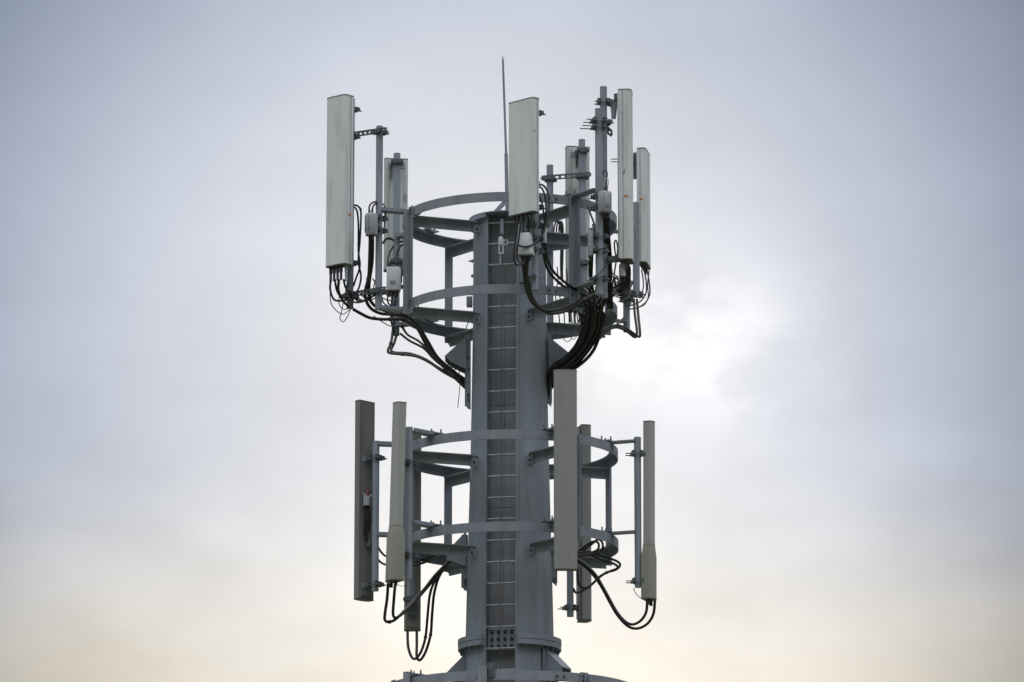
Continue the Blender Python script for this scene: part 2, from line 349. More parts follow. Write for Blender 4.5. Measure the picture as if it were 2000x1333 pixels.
# ------------------------------------------------------------------ platforms
RR = 1.405
def ring_mb(z_top, R=RR, h=.122, fl_=.115, ns=112, t=.014, a0=0, a1=360):
    m = MB(); vs = []
    prof = [(R, 0), (R, -h), (R-t, -h), (R-t, -t), (R-fl_, -t), (R-fl_, 0)]
    for i in range(ns):
        d_ = dirv(360*i/ns); vs += [d_*r + Vector((0, 0, z_top+z)) for r, z in prof]
    q = len(prof)
    fs = [(i*q+k, i*q+(k+1) % q, ((i+1) % ns)*q+(k+1) % q, ((i+1) % ns)*q+k) for i in range(ns) for k in range(q)]
    return m.add(vs, fs)
def platform(label, ytops, R=RR, posts=(-50, 50, 130, -130), pole_att=(-43, 43, 137, -137), drop=.05, group='ring platforms on the mast'):
    zt_ = [at(994, y, R).z for y in ytops]
    o = thing('antenna_platform', label, 'platform', Vector((0, 0, min(zt_)-.15)), group)
    rings = [ring_mb(z, R).build('ring', M_frame, o) for z in zt_]
    for ring_, z in zip(rings, zt_):
        for az in (23, 113, 203, 293):
            d_ = dirv(az); t_ = dirv(az+90)
            spl = MB().box(d_*(R+.007)+Vector((0, 0, z-.061)), (.13, .01, .10), (t_, d_, Vector((0, 0, 1)))).build('splice_plate', M_frame, ring_)
            for tx in (-.045, .045):
                piece(BOLT, 'bolt', ring_, d_*(R+.010)+t_*tx+Vector((0, 0, z-.061)), (0, 0, R_(az)))
    for k, a in enumerate(posts):
        az = LAD-2.5+a; d_ = dirv(az); tng = dirv(az+90)
        z1 = max(zt_)+.012; z0 = min(zt_)-.20
        if len(zt_) > 1:
            c = d_*(R+.004); s_ = 1 if a > 0 else -1
            m = MB(); m.prism([c - tng*.06, c + tng*.06, c + tng*.06 + d_*.012, c - tng*.06 + d_*.012], Vector((0, 0, z1-z0)), Vector((0, 0, z0)))
            e = c + tng*(.06*s_)
            m.prism([e + d_*.013, e + d_*.013 - tng*(s_*.012), e + d_*.085 - tng*(s_*.012), e + d_*.085], Vector((0, 0, z1-z0-.03)), Vector((0, 0, z0)))
            po = m.build('post', M_frame, o)
            for zz in zt_:
                for dz in (-.03, -.085):
                    piece(BOLT, 'bolt', po, c + d_*.012 - tng*(s_*.018) + Vector((0, 0, zz+dz)), (0, 0, R_(az)))
        for ri, z in enumerate(zt_):
            za = z-.1245
            pa = dirv(LAD+pole_att[k])*(rad(z)+.0); pb = d_*(R-.02)
            X = (pb-pa).normalized(); Y = Vector((0, 0, 1)).cross(X)
            m = MB()
            w0 = pa + X*.075
            # web and top flange that tapers to a tip at the mast
            m.box((w0+pb)/2 + Vector((0, 0, za-.012-.06)), ((pb-w0).length, .012, .12), (X, Y, Vector((0, 0, 1))))
            fh = .095
            m.prism([pa - X*.015 + Vector((0, 0, za-.012)), pa + X*.11 + Y*fh + Vector((0, 0, za-.012)), pb + Y*fh + Vector((0, 0, za-.012)), pb - Y*fh + Vector((0, 0, za-.012)), pa + X*.11 - Y*fh + Vector((0, 0, za-.012))], Vector((0, 0, .012)))
            ar = m.build('arm', M_frame, o)
            m = MB(); m.bar(pa - X*.02 + Vector((0, 0, za-.085)), pa + X*.10 + Vector((0, 0, za-.085)), .05, .10)
            lug = m.build('lug', M_frame, ar)
            for sgn in (-1, 1):
                piece(BOLT, 'bolt', ar, pa + X*.05 + Y*(sgn*.028) + Vector((0, 0, za-.085)), (0, 0, math.atan2(Y.y, Y.x)+math.pi/2 + (0 if sgn > 0 else math.pi)))
    return o, zt_
up, ZU = platform('upper of the two ring platforms, with tall pale antennas mounted round it', (375, 555))
lo, ZL = platform('middle ring platform carrying the slim grey antennas', (839, 1019))
bt, ZB = platform('lowest ring platform cut off by the bottom edge of the picture', (1309, 1490), R=1.62)
bt['label'] = 'lowest ring platform below the mast flange, cut off by the picture edge'

# ------------------------------------------------------------------ pipes with stand-off arms
HOLES_PITCH = .075
def strap(parent, a, b, name='strap', h=.066, t=.012, mat=None):
    """perforated bar between two points"""
    a, b = Vector(a), Vector(b); X = (b-a).normalized(); Y = Vector((0, 0, 1)).cross(X).normalized(); Zv = X.cross(Y); Ln = (b-a).length
    m = MB()
    for s in (-1, 1): m.box((a+b)/2 + Zv*(s*h*.36), (Ln, t, h*.28), (X, Y, Zv))
    k = max(2, int(Ln/HOLES_PITCH))
    for i in range(k+1): m.box(a + X*(Ln*i/k), (HOLES_PITCH*.46, t, h*.44+.004), (X, Y, Zv))
    m.box((a+b)/2 + Zv*(h*.5+.003) + Y*.02, (Ln, .052, .006), (X, Y, Zv))
    return m.build(name, mat or M_galv, parent)
def clamp(parent, c, az, r=.045, ln=.26, sub=True):
    """U-bolt clamp round a pipe at c: jaws before and behind, two long rods"""
    d_ = dirv(az); s_ = dirv(az+90); U = Vector((0, 0, 1)); m = MB()
    for q in (r+.018, -(r+.018)):
        m.box(c + d_*q, (2*r+.075, .034, .05), (s_, d_, U))
        m.box(c + d_*(q*.8), (2*r+.02, .02, .075), (s_, d_, U))
    for sg in (-1, 1):
        for dz in (-.013,):
            p = c + s_*(sg*(r+.024)) + U*dz
            m.cyl(p + d_*(r+.06), p - d_*(ln-r), .0075, n=6)
            m.cyl(p - d_*(r+.037), p - d_*(r+.052), .014, n=6)
    return m.build('clamp', M_galv, parent)
PIPES = {}
def pipe(key, label, px, y0, y1, d, r=.045, arms=None, R=RR, group='mounting pipes of the antennas', lean=0):
    a = at(px, y0, d); b = at(px, y1, d); b.x = a.x - lean
    for z in (arms or []):
        if abs(a.z-z) < .16: a.z = z+.055
    o = thing('mounting_pipe', label, 'pipe', b, group)
    MB().cyl(b, a, r, n=20).build('tube', M_pipe, o)
    MB().cyl(a, a+Vector((0, 0, .008)), r+.003, r-.004, n=20).build('end_cap', M_pipe, o)
    PIPES[key] = (a, b, o, r)
    if arms:
        az = math.degrees(math.atan2(b.x, -b.y)); d_ = dirv(az); s_ = dirv(az+90)
        rp = math.hypot(b.x, b.y)
        for z in arms:
            zz = min(max(z, b.z+.06), a.z-.05)
            m = MB(); p0 = d_*(rp-r*.6); p1 = d_*(R-.16)
            m.bar(p0+Vector((0, 0, z+.014)), p1+Vector((0, 0, z+.014)), .15, .016)
            m.bar(p0+s_*.06+Vector((0, 0, z+.037)), d_*(R-.02)+s_*.06+Vector((0, 0, z+.037)), .012, .03)
            arm = m.build('standoff_arm', M_frame, o)
            MB().box(d_*(R-.075)+Vector((0, 0, z+.030)), (.24, .17, .014), (s_, d_, Vector((0, 0, 1)))).build('arm_plate', M_frame, arm)
            for t in (-.07, .07):
                for q in (-.045,):
                    piece(STUD, 'stud', arm, d_*(R-.075+q)+s_*t+Vector((0, 0, z+.038)))
            piece(STUD, 'stud', arm, d_*(R-.02)+Vector((0, 0, z+.038)))
    return o
G1 = 'mounting pipes round the upper platform'; G2 = 'mounting pipes round the middle platform'
pipe('P2', 'grey pipe with a small box clamped to it, right of the leftmost tall antenna', 741.5, 248, 605, .6, arms=[ZU[0]-.06, ZU[1]-.155], group=G1)
pipe('P1', 'grey pipe directly behind the tallest pale antenna at far upper left', 686.5, 194, 603, .27, group=G1)
pipe('P3', 'grey pipe in front of the rear left pale antenna', 775.5, 301, 656, -1.1, arms=ZU, group=G1)
pipe('P4', 'short looking grey pipe just right of the wide front antenna', 1074, 324, 676, -1.8, arms=ZU, group=G1)
pipe('P5', 'grey pipe in front of the rear right pale antenna', 1136.5, 274, 680, -1.72, group=G1)
pipe('P6', 'grey pipe whose lower end hangs below the wide front antenna', 1045, 212, 567, 1.8, arms=ZU, group=G1)
pipe('P7', 'front pipe of the close pair at upper right, with a box on it', 1169.5, 214, 576, 1.5, r=.05, arms=ZU, group=G1)
pipe('P7b', 'tallest grey pipe, rear one of the close pair at upper right', 1178.5, 171, 582, 1.28, group=G1)
pipe('P9', 'grey pipe hidden behind the narrow upper right antenna, its end showing below', 1222, 292, 649, -.83, arms=ZU, group=G1)
pipe('P8', 'short grey pipe between the two rightmost upper antennas', 1242, 397, 581, .2, group=G1)
# lower level
pipe('L1', 'grey pipe beside the dark antenna at far lower left', 734.5, 873, 1155, .35, arms=ZL, group=G2)
pipe('L2', 'thick grey pipe beside the leaning olive antenna', 799, 847, 1132, 1.23, r=.048, arms=ZL, group=G2)
pipe('L3', 'grey pipe left of the slim rightmost lower antenna', 1245, 863, 1148, .6, arms=ZL, group=G2)
pipe('L4', 'grey pipe at the lower left in front of the rear hanging antenna', 803, 892, 1180, -.8, arms=ZL, group=G2)
pipe('L5', 'grey pipe end below the broad grey front antenna', 1113, 920, 1205, -1.6, arms=ZL, group=G2)
pipe('L6', 'grey pipe behind the broad grey front antenna', 1101, 838, 1108, 1.62, arms=ZL, group=G2)
# bottom platform: upright at left with stand-off, and flat post in front
pipe('B1', 'grey pipe top rising at the left end of the lowest platform', 795, 1314, 1620, 1.05, r=.05, R=1.62, arms=[at(994, 1309, 1.62).z], group='mounting pipes of the lowest platform')
pp = at(942, 1300, 1.66)
o = thing('flat_post', 'flat steel post bolted across the lowest ring in front of the ladder', 'post', at(942, 1640, 1.66))
MB().bar(Vector((pp.x, pp.y, pp.z)), Vector((pp.x, pp.y, pp.z-2.2)), .11, .014, Vector((0, 1, 0))).build('bar', M_frame, o)
MB().bar(Vector((pp.x+.05, pp.y+.05, pp.z-.02)), Vector((pp.x+.05, pp.y+.05, pp.z-2.2)), .09, .012, Vector((1, 0, 0))).build('side_bar', M_frame, o)
m = MB(); c = at(959, 1303, 1.66); 
m.cyl(c+Vector((0, .10, -.12)), c+Vector((0, .10, .06)), .075, n=18).build('bracket', M_galv, o)

def pz(key, py):
    a, b, o_, r = PIPES[key]; d = -a.y; return Vector((b.x + (a.x-b.x)*0.5, a.y, at(994, py, d).z))
# cross straps between paired pipes
def pair(k1, k2, y1, y2, ext1=.05, ext2=.16):
    a, b = pz(k1, y1), pz(k2, y2); X = (b-a).normalized(); s_ = Vector((0, 0, 1)).cross(X).normalized()
    if s_.y > 0: s_ = -s_
    off = s_*.062
    strap(PIPES[k1][2], a - X*ext1 + off, b + X*ext2 + off)
    az = math.degrees(math.atan2(off.x, -off.y))
    clamp(PIPES[k1][2], a, az, ln=.15); clamp(PIPES[k2][2], b, az, ln=.15)
pair('P1', 'P2', 267, 259); pair('P1', 'P2', 579, 570)
pair('P4', 'P5', 350, 345, .10, .12); pair('P4', 'P5', 600, 596, .1, .12)
pair('P9', 'P8', 585, 576, .05, .08)
# close pair at right
clamp(PIPES['P7'][2], pz('P7', 236), 105, r=.055, ln=.24); clamp(PIPES['P7b'][2], pz('P7b', 240), 110, r=.055, ln=.16)
clamp(PIPES['P7'][2], pz('P7', 248), 100, r=.05, ln=.28)
clamp(PIPES['P7'][2], pz('P7', 545), 105, r=.05, ln=.2)
strap(PIPES['P7'][2], pz('P7', 240)+Vector((-.02, .1, .05)), pz('P7', 240)+Vector((.17, .36, -.05)), h=.09)

# ------------------------------------------------------------------ antennas
def prof_panel(w_, dp, ch=.035):
    """flat-front box radome with chamfered front corners, local x across, -y front"""
    h = w_/2; c = min(ch, dp*.4)
    return [(-h, dp/2), (-h, -dp/2+c), (-h+c*.35, -dp/2+c*.3), (-h+c, -dp/2), (-h*.33, -dp/2-.003), (h*.33, -dp/2-.003), (h-c, -dp/2), (h-c*.35, -dp/2+c*.3), (h, -dp/2+c), (h, dp/2), (h-.006, dp/2+.006), (-h+.006, dp/2+.006)]
def prof_d(w_, dp):
    h = w_/2; pts = [(-h, dp/2)]; fl_ = dp*.38
    pts.append((-h, -dp/2+fl_))
    for i in range(1, 12):
        t = math.pi*i/12; pts.append((-h*math.cos(t), -dp/2+fl_ - fl_*math.sin(t)**.75))
    pts += [(h, -dp/2+fl_), (h, dp/2)]
    return pts
def loft(m, prof, zs, scales=None):
    n = len(prof); vs = []
    for i, z in enumerate(zs):
        s = scales[i] if scales else (1, 1)
        vs += [Vector((x*s[0], y*s[1], z)) for x, y in prof]
    fs = [(i*n+k, i*n+(k+1) % n, (i+1)*n+(k+1) % n, (i+1)*n+k) for i in range(len(zs)-1) for k in range(n)]
    fs += [tuple(range(n-1, -1, -1)), tuple(range((len(zs)-1)*n, len(zs)*n))]
    return m.add(vs, fs)
ANTS = {}
def antenna(key, label, px, y0, y1, d, az, w_, dp, kind='panel', mat=M_pale, group=None, pipe_key=None, clamps=(), lean=0.0, conns=(), backmat=None, tilt=0.0, cat='antenna', cl_len=.2):
    top = at(px, y0, d); bot = at(px, y1, d); H = top.z-bot.z
    o = thing('panel_antenna', label, cat, bot, group)
    Mx = Matrix.Translation(bot) @ Matrix.Rotation(lean, 4, 'Y') @ Matrix.Rotation(R_(az), 4, 'Z') @ Matrix.Rotation(tilt, 4, 'X')
    pr = prof_panel(w_, dp) if kind == 'panel' else prof_d(w_, dp)
    loft(MB(), pr, [.012, H*.33, H*.66, H-.014]).xform(Mx).build('radome', mat, o)
    loft(MB(), pr, [H-.014, H], [(1.02, 1.03), (1.02, 1.03)]).xform(Mx).build('top_cap', M_cap if kind == 'panel' else mat, o)
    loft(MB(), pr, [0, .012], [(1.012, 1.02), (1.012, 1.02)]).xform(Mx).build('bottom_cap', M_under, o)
    if kind == 'panel':
        for sx in (-1, 1):
            MB().box((sx*(w_/2+.0005), dp*.18, H/2), (.005, .007, H*.985)).xform(Mx).build('seam', M_cap, o)
    # back spine
    MB().box((0, dp/2+.014, H/2), (w_*.62, .018, H*.965)).xform(Mx).build('back_spine', backmat or M_pback, o)
    m = MB()
    for x in (-w_*.36, w_*.36): m.box((x, dp/2+.012, H/2), (.018, .014, H*.97))
    m.xform(Mx).build('back_rail', mat, o)
    m = None
    for z in (H*.12, H*.35, H*.6, H*.86):
        for x in (-1, 1):
            piece(RIVET, 'rivet', o, Mx @ Vector((x*(w_/2+.001), dp*.22, z)), (0, 0, R_(az)+(0 if x > 0 else math.pi)))
    for (cx, cy, hgt, r, mm) in conns:
        q = MB(); q.cyl((cx, cy, .0), (cx, cy, -hgt*.45), r*1.0, n=12); q.cyl((cx, cy, -hgt*.45), (cx, cy, -hgt), r*.8, n=12)
        q.xform(Mx).build('connector', mm, o)
    if pipe_key:
        for y in clamps:
            p = pz(pipe_key, y); bp = Mx @ Vector((0, dp/2+.02, p.z-bot.z))
            v = bp - p; v.z = 0; aza = math.degrees(math.atan2(v.x, -v.y)); dd = v.normalized()
            c_ = clamp(o, p, aza, PIPES[pipe_key][3], cl_len)
            pr_ = PIPES[pipe_key][3]
            MB().bar(p + dd*(pr_+.03), bp + dd*.01, .09, .05).build('bracket', M_galv, o)
            MB().box(bp + dd*.0, (w_*.72, .022, .07), (dirv(az+90), dirv(az), Vector((0, 0, 1)))).build('bracket_plate', M_pipe, o)
    ANTS[key] = (o, Mx, H, w_, dp)
    return o
RIVET = proto(MB().cyl((0, 0, 0), (.004, 0, 0), .008, .005, n=8), M_cap, 'rivet')
GU = 'pale panel antennas on the upper platform'; GL = 'grey antennas on the middle platform'
cn = lambda xs, y=0, h=.15, r=.019, mm=M_conn: [(x, y, h, r, mm) for x in xs]
antenna('A1', 'tall pale green panel antenna at the far upper left, tallest on its side', 661, 190, 521, .45, -40, .345, .16, group=GU, pipe_key='P1', clamps=(214, 560-46), conns=cn((-.115, -.055, .005, .065), -.02, .19, .022) + cn((.12,), .02, .21, .024, M_silver), cl_len=.17)
antenna('A2', 'pale antenna turned away at upper left, behind a grey pipe', 772, 312, 531, -1.35, -171, .31, .13, group=GU, pipe_key='P3', clamps=(318, 512), conns=cn((-.08, -.02, .06)), mat=M_pback)
antenna('A3', 'wide short pale panel antenna right in front of the mast top', 1022, 197, 420, 1.96, -44, .45, .11, group=GU, pipe_key='P6', clamps=(221, 405), conns=cn((-.15, -.08, 0, .08, .14), 0, .1, .016), cl_len=.17)
antenna('A4', 'pale antenna turned away at upper right, mould stained, behind a pipe', 1128, 289, 609, -2.0, -168, .31, .16, group=GU, pipe_key='P5', clamps=(296, 515), conns=cn((-.09, -.03, .04, .1)), mat=M_pback)
antenna('A5', 'tall narrow looking pale antenna seen edge-on at the upper right', 1224, 180, 512, 1.25, 84, .31, .16, group=GU, conns=cn((-.1, 0, .09), 0, .12))
antenna('A6', 'short pale antenna at the far right of the upper platform', 1259, 297, 520, -.85, 80, .45, .11, group=GU, conns=cn((-.15, -.07, .03, .12), 0, .09, .014))
antenna('LA1', 'dark grey antenna seen from behind at the far lower left', 708.5, 785, 1173, .2, -134, .27, .12, 'd', M_gdark, GL, 'L1', (895, 1142), backmat=M_gdark, cl_len=.17)
antenna('LA3', 'broad grey panel antenna facing the camera, right of the mast', 1105, 724, 1114, 1.84, 2, .29, .13, 'd', M_grey, GL, 'L6', (850, 1085), backmat=M_gdark)
antenna('LA4', 'olive antenna hanging lowest at lower left, behind the pipes', 805.5, 844, 1233, -1.02, 178, .215, .10, 'd', M_oliveb, GL, 'L4', (905, 1172), backmat=M_gdark)
antenna('LA5', 'grey antenna seen edge-on, partly behind the broad front one', 1143, 833, 1214, -1.65, 104, .27, .15, 'd', M_grey, GL, 'L5', (960, 1187), backmat=M_olive)
def stick(key, label, pxt, pxb, y0, ym0, ym1, y1, d, az, wt, wb, pipe_key, clamps):
    top = at(pxt, y0, d); bot = at(pxb, y1, d); H = top.z-bot.z
    o = thing('stick_antenna', label, 'antenna', bot, 'slim antennas with swollen bases')
    sh = Matrix.Identity(4); sh[0][2] = (top.x-bot.x)/H
    Mx = Matrix.Translation(bot) @ sh @ Matrix.Rotation(R_(az), 4, 'Z')
    zz = lambda y: at(pxb, y, d).z-bot.z
    pt_ = prof_d(wt, wt*.8); pb_ = [(x*wb/wt, y*1.12) for x, y in pt_]
    loft(MB(), pt_, [zz(ym0)-.01, (zz(ym0)+H)/2, H-.012]).xform(Mx).build('radome', M_olive, o)
    loft(MB(), pt_, [H-.012, H], [(1.04, 1.04), (1.04, 1.04)]).xform(Mx).build('top_cap', M_cap, o)
    loft(MB(), pt_, [zz(ym0)-.004, zz(ym0)+.028], [(1.05, 1.05), (1.05, 1.05)]).xform(Mx).build('collar', M_oliveb, o)
    k0 = wb/wt
    loft(MB(), pt_, [.012, zz(ym1), zz(ym0)-.004], [(k0, k0), (k0, k0), (1.05, 1.05)]).xform(Mx).build('base', M_oliveb, o)
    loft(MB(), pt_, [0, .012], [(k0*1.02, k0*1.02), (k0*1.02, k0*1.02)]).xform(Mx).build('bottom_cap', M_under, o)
    for x in (-wb*.25, wb*.25):
        q = MB(); q.cyl((x, 0, 0), (x, 0, -.07), .022, n=12); q.xform(Mx).build('connector', M_conn, o)
    for y in clamps:
        p = pz(pipe_key, y); bp = Mx @ Vector((0, 0, p.z-bot.z)); v = bp-p; v.z = 0; dd = v.normalized()
        aza = math.degrees(math.atan2(v.x, -v.y)); clamp(o, p, aza, PIPES[pipe_key][3], .2)
        MB().bar(p + dd*.07, bp - dd*(wt*.35), .07, .055).build('bracket', M_galv, o)
    ANTS[key] = (o, Mx, H, wb, wb*.8)
stick('LA2', 'slim olive antenna with swollen base, leaning at lower left', 779, 768.5, 787, 1031, 1052, 1136, 1.40, -60, .165, .225, 'L2', (905, 1085))
stick('LA6', 'slim upright olive antenna with swollen base at the far lower right', 1269, 1269, 824, 1068, 1090, 1172, .6, 70, .155, .205, 'L3', (886, 1135))
# tilt bracket of the edge-on antenna
o5 = ANTS['A5'][0]
def bar_on(o_, pts, wd, ht, name, mat=M_galv):
    m = MB()
    for a, b in zip(pts, pts[1:]): m.bar(a, b, wd, ht, Vector((0, 1, 0)))
    return m.build(name, mat, o_)
bar_on(o5, [at(1186, 199, 1.26), at(1197, 203, 1.26)], .09, .07, 'bracket')
bar_on(o5, [at(1196, 201, 1.26), at(1198, 232, 1.26)], .05, .052, 'tilt_arm', M_pipe)
bar_on(o5, [at(1199, 232, 1.22), at(1204, 192, 1.22)], .05, .05, 'tilt_arm', M_pipe)
bar_on(o5, [at(1199, 190, 1.24), at(1210, 190, 1.24)], .08, .06, 'bracket')
MB().cyl(at(1198.5, 229, 1.34), at(1198.5, 229, 1.16), .026, n=12).build('pivot', M_pipe, o5)
clamp(o5, pz('P7b', 199), 90, .045, .16)
bar_on(o5, [at(1182, 508, 1.26), at(1210, 506, 1.26)], .08, .05, 'bracket'); clamp(o5, pz('P7b', 508), 90, .045, .16)
o6 = ANTS['A6'][0]
bar_on(o6, [at(1226, 307, -.84), at(1245, 304, -.84)], .08, .05, 'bracket')
bar_on(o6, [at(1240, 304, -.84), at(1240.5, 350, -.84)], .05, .035, 'tilt_arm')
clamp(o6, pz('P9', 312), 90, .045, .24)
bar_on(o6, [at(1226, 505, -.84), at(1245, 505, -.84)], .08, .05, 'bracket'); clamp(o6, pz('P9', 505), 90, .045, .2)
# tilt arms on the turned-away antennas
for k_, pts in (('A2', [(764, 322), (763, 352)]), ('A4', [(1126.5, 296), (1125.5, 325), (1127, 327), (1128, 297)])):
    bar_on(ANTS[k_][0], [at(x, y, -1.2 if k_ == 'A2' else -1.86) for x, y in pts], .02, .02, 'tilt_arm')
# stickers
def sticker(key, x, z, wd, ht, side='front', mat=M_orange, name='sticker'):
    o_, Mx, H, w_, dp = ANTS[key]
    if side == 'front': q = MB().box((x, -dp/2-.0055, z), (wd, .004, ht))
    elif side == 'right': q = MB().box((w_/2+.002, x, z), (.004, wd, ht))
    elif side == 'left': q = MB().box((-w_/2-.002, x, z), (.004, wd, ht))
    else: q = MB().box((x, dp/2+.0255, z), (wd, .004, ht))
    q.xform(Mx).build(name, mat, o_)
def zof(key, py, px=None, d=None):
    o_, Mx, H, w_, dp = ANTS[key]; b = Vector(o_['_o']); return at(994, py, -b.y).z - b.z
sticker('A1', .03, zof('A1', 423), .028, .03, 'right'); sticker('A1', .0, zof('A1', 424), .018, .022, 'right')
sticker('A5', .0, zof('A5', 389), .03, .026, 'left'); sticker('A5', -.035, zof('A5', 389.5), .014, .018, 'left')
sticker('A6', .0, zof('A6', 397), .03, .024, 'left'); sticker('A6', .03, zof('A6', 397), .012, .018, 'left')
sticker('A3', -.02, zof('A3', 262), .014, .02, 'right')
for k_, yy, xs in (('A2', 383, -.12), ('A4', 470, .06), ('A4', 500, .09)):
    for i in range(4):
        sticker(k_, xs, zof(k_, yy+4*i), .06-.012*(i % 2), .006, 'back', M_print, 'label_line')
for i in range(3): sticker('A5', .02-.008*i, zof('A5', 345-3*i), .007, .04, 'left', M_print, 'scuff')

# ------------------------------------------------------------------ small radio units
def unit(label, px, y0, y1, d, wpx, depth, mat, az=0, fins=0, taper=1.0, conn=(), pipe_key=None, name='radio_unit'):
    top = at(px, y0, d); bot = at(px, y1, d); H = top.z-bot.z; w_ = wpx/150.0
    o = thing(name, label, 'radio unit', bot)
    Mx = Matrix.Translation(bot) @ Matrix.Rotation(R_(az), 4, 'Z')
    h = w_/2; dd = depth/2; c = min(.02, h*.4)
    pr = [(-h, dd), (-h, -dd+c), (-h+c, -dd), (h-c, -dd), (h, -dd+c), (h, dd)]
    loft(MB(), pr, [.0, H*.04, H*.5, H*.97, H], [(.93, .93), (1, 1), ((1+taper)/2, 1), (taper, 1), (taper*.93, .92)]).xform(Mx).build('housing', mat, o)
    for i in range(fins):
        x = -h*.75 + 1.5*h*i/max(1, fins-1)
        MB().box((x, -dd-.006, H*.5), (.006, .012, H*.8)).xform(Mx).build('fin', mat, o)
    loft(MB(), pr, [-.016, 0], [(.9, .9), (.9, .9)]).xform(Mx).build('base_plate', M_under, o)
    if w_ > .1:
        MB().box((0, -dd-.0135 if fins else -dd-.001, H*.3), (w_*.4, .004, H*.16)).xform(Mx).build('rating_label', M_print, o)
        MB().tube([Mx @ Vector((-h*.4*taper, -dd*.3, H-.005)), Mx @ Vector((-h*.35*taper, -dd*.3, H+.028)), Mx @ Vector((h*.35*taper, -dd*.3, H+.028)), Mx @ Vector((h*.4*taper, -dd*.3, H-.005))], .006, 6).build('handle', M_galv, o)
    for x, s in conn:
        q = MB()
        if s < 0: q.cyl((x, 0, -.016), (x, 0, -.07), .017, n=10)
        else: q.cyl((x, 0, H-.002), (x, 0, H+.06), .014, n=10)
        q.xform(Mx).build('connector', M_conn, o)
    if pipe_key:
        for y in (y0+(y1-y0)*.22, y0+(y1-y0)*.8):
            p = pz(pipe_key, y); q = Vector((bot.x, bot.y, p.z)); v = q-p; v.z = 0
            clamp(o, p, math.degrees(math.atan2(v.x, -v.y)), PIPES[pipe_key][3], .14)
            MB().bar(p + v.normalized()*.05, q, .06, .035).build('bracket', M_galv, o)
    return o
unit('pale lavender finned box clamped to pipe right of the leftmost antenna', 724.5, 418, 459, .74, 19, .12, M_box, -35, 3, 1, ((-.03, 1), (.02, 1), (-.02, -1), (.025, -1)), 'P2')
unit('white box on the pipe below the rear left antenna', 768.5, 523, 568, -.95, 27, .12, M_white, -8, 0, .97, ((-.05, -1), (0, -1), (.05, -1), (-.05, 1), (.05, 1)), 'P3')
unit('white tapered box hanging under the wide front antenna', 1027.5, 457, 499, 1.95, 29, .14, M_white, -15, 0, .62, ((-.05, -1), (0, -1), (.05, -1)), 'P6')
unit('narrow white box right of the wide front antenna\'s cables', 1061.5, 431, 475, 1.7, 11, .09, M_white, 10, 0, 1, ((0, -1),), 'P6')
unit('pale box on the front pipe of the upper right pair', 1182, 375, 415, 1.68, 21, .12, M_box, 28, 2, 1, ((-.03, -1), (.03, -1), (0, 1)), 'P7')
unit('slender pale box at the left side of the upper right pipe pair', 1153.5, 452, 500, 1.56, 10, .08, M_box, -12, 1, 1, ((0, -1),), 'P7')
unit('small white box right under the edge-on upper right antenna', 1216, 516, 540, 1.22, 12, .08, M_white, 10, 0, 1, ((-.02, -1), (.02, -1)), name='radio_unit')
unit('pale grey box low on the pipe under the narrow upper right antenna', 1226, 548, 578, -.70, 14, .10, M_box, 0, 0, 1, ((0, -1),), 'P9')
unit('grey box on the side of the mast at its left edge', 917, 580, 598, .05, 9, .08, M_frame, -90, 0, 1, (), name='junction_box')['category'] = 'junction box'
# tilt controller with red and white caps on the dark lower left antenna
o_, Mx, H, w_, dp = ANTS['LA1']
z0 = zof('LA1', 988)
MB().cyl(at(716, 988, .36), at(716, 970, .36), .042, .040, n=14).build('white_cap', M_box, o_)
MB().cyl(at(717, 970, .36), at(719.5, 957, .36), .020, .017, n=12).build('red_cap', M_red, o_)
MB().cyl(at(713.5, 969, .36), at(709, 964, .36), .014, .012, n=10).build('white_cap', M_box, o_)
MB().cyl(at(722, 971, .36), at(726, 967, .36), .014, .012, n=10).build('white_cap', M_box, o_)
for x, y1_ in ((713, 1046), (717, 1058), (721, 1040)):
    MB().tube([at(x, 988, .35), at(x+1.5, 1015, .36), at(x-1, y1_, .33)], .016, 8).build('jumper', M_rubber, o_)
MB().cyl(Mx @ Vector((0, dp/2+.05, zof('LA1', 1068))), Mx @ Vector((0, dp/2+.08, zof('LA1', 1068))), .05, .03, n=10).build('knob', M_galv, o_)
# bracket block on the hanging olive antenna
o_, Mx, H, w_, dp = ANTS['LA4']
MB().box((0, dp/2+.06, zof('LA4', 1197)), (.12, .08, .11)).xform(Mx).build('bracket', M_galv, o_)

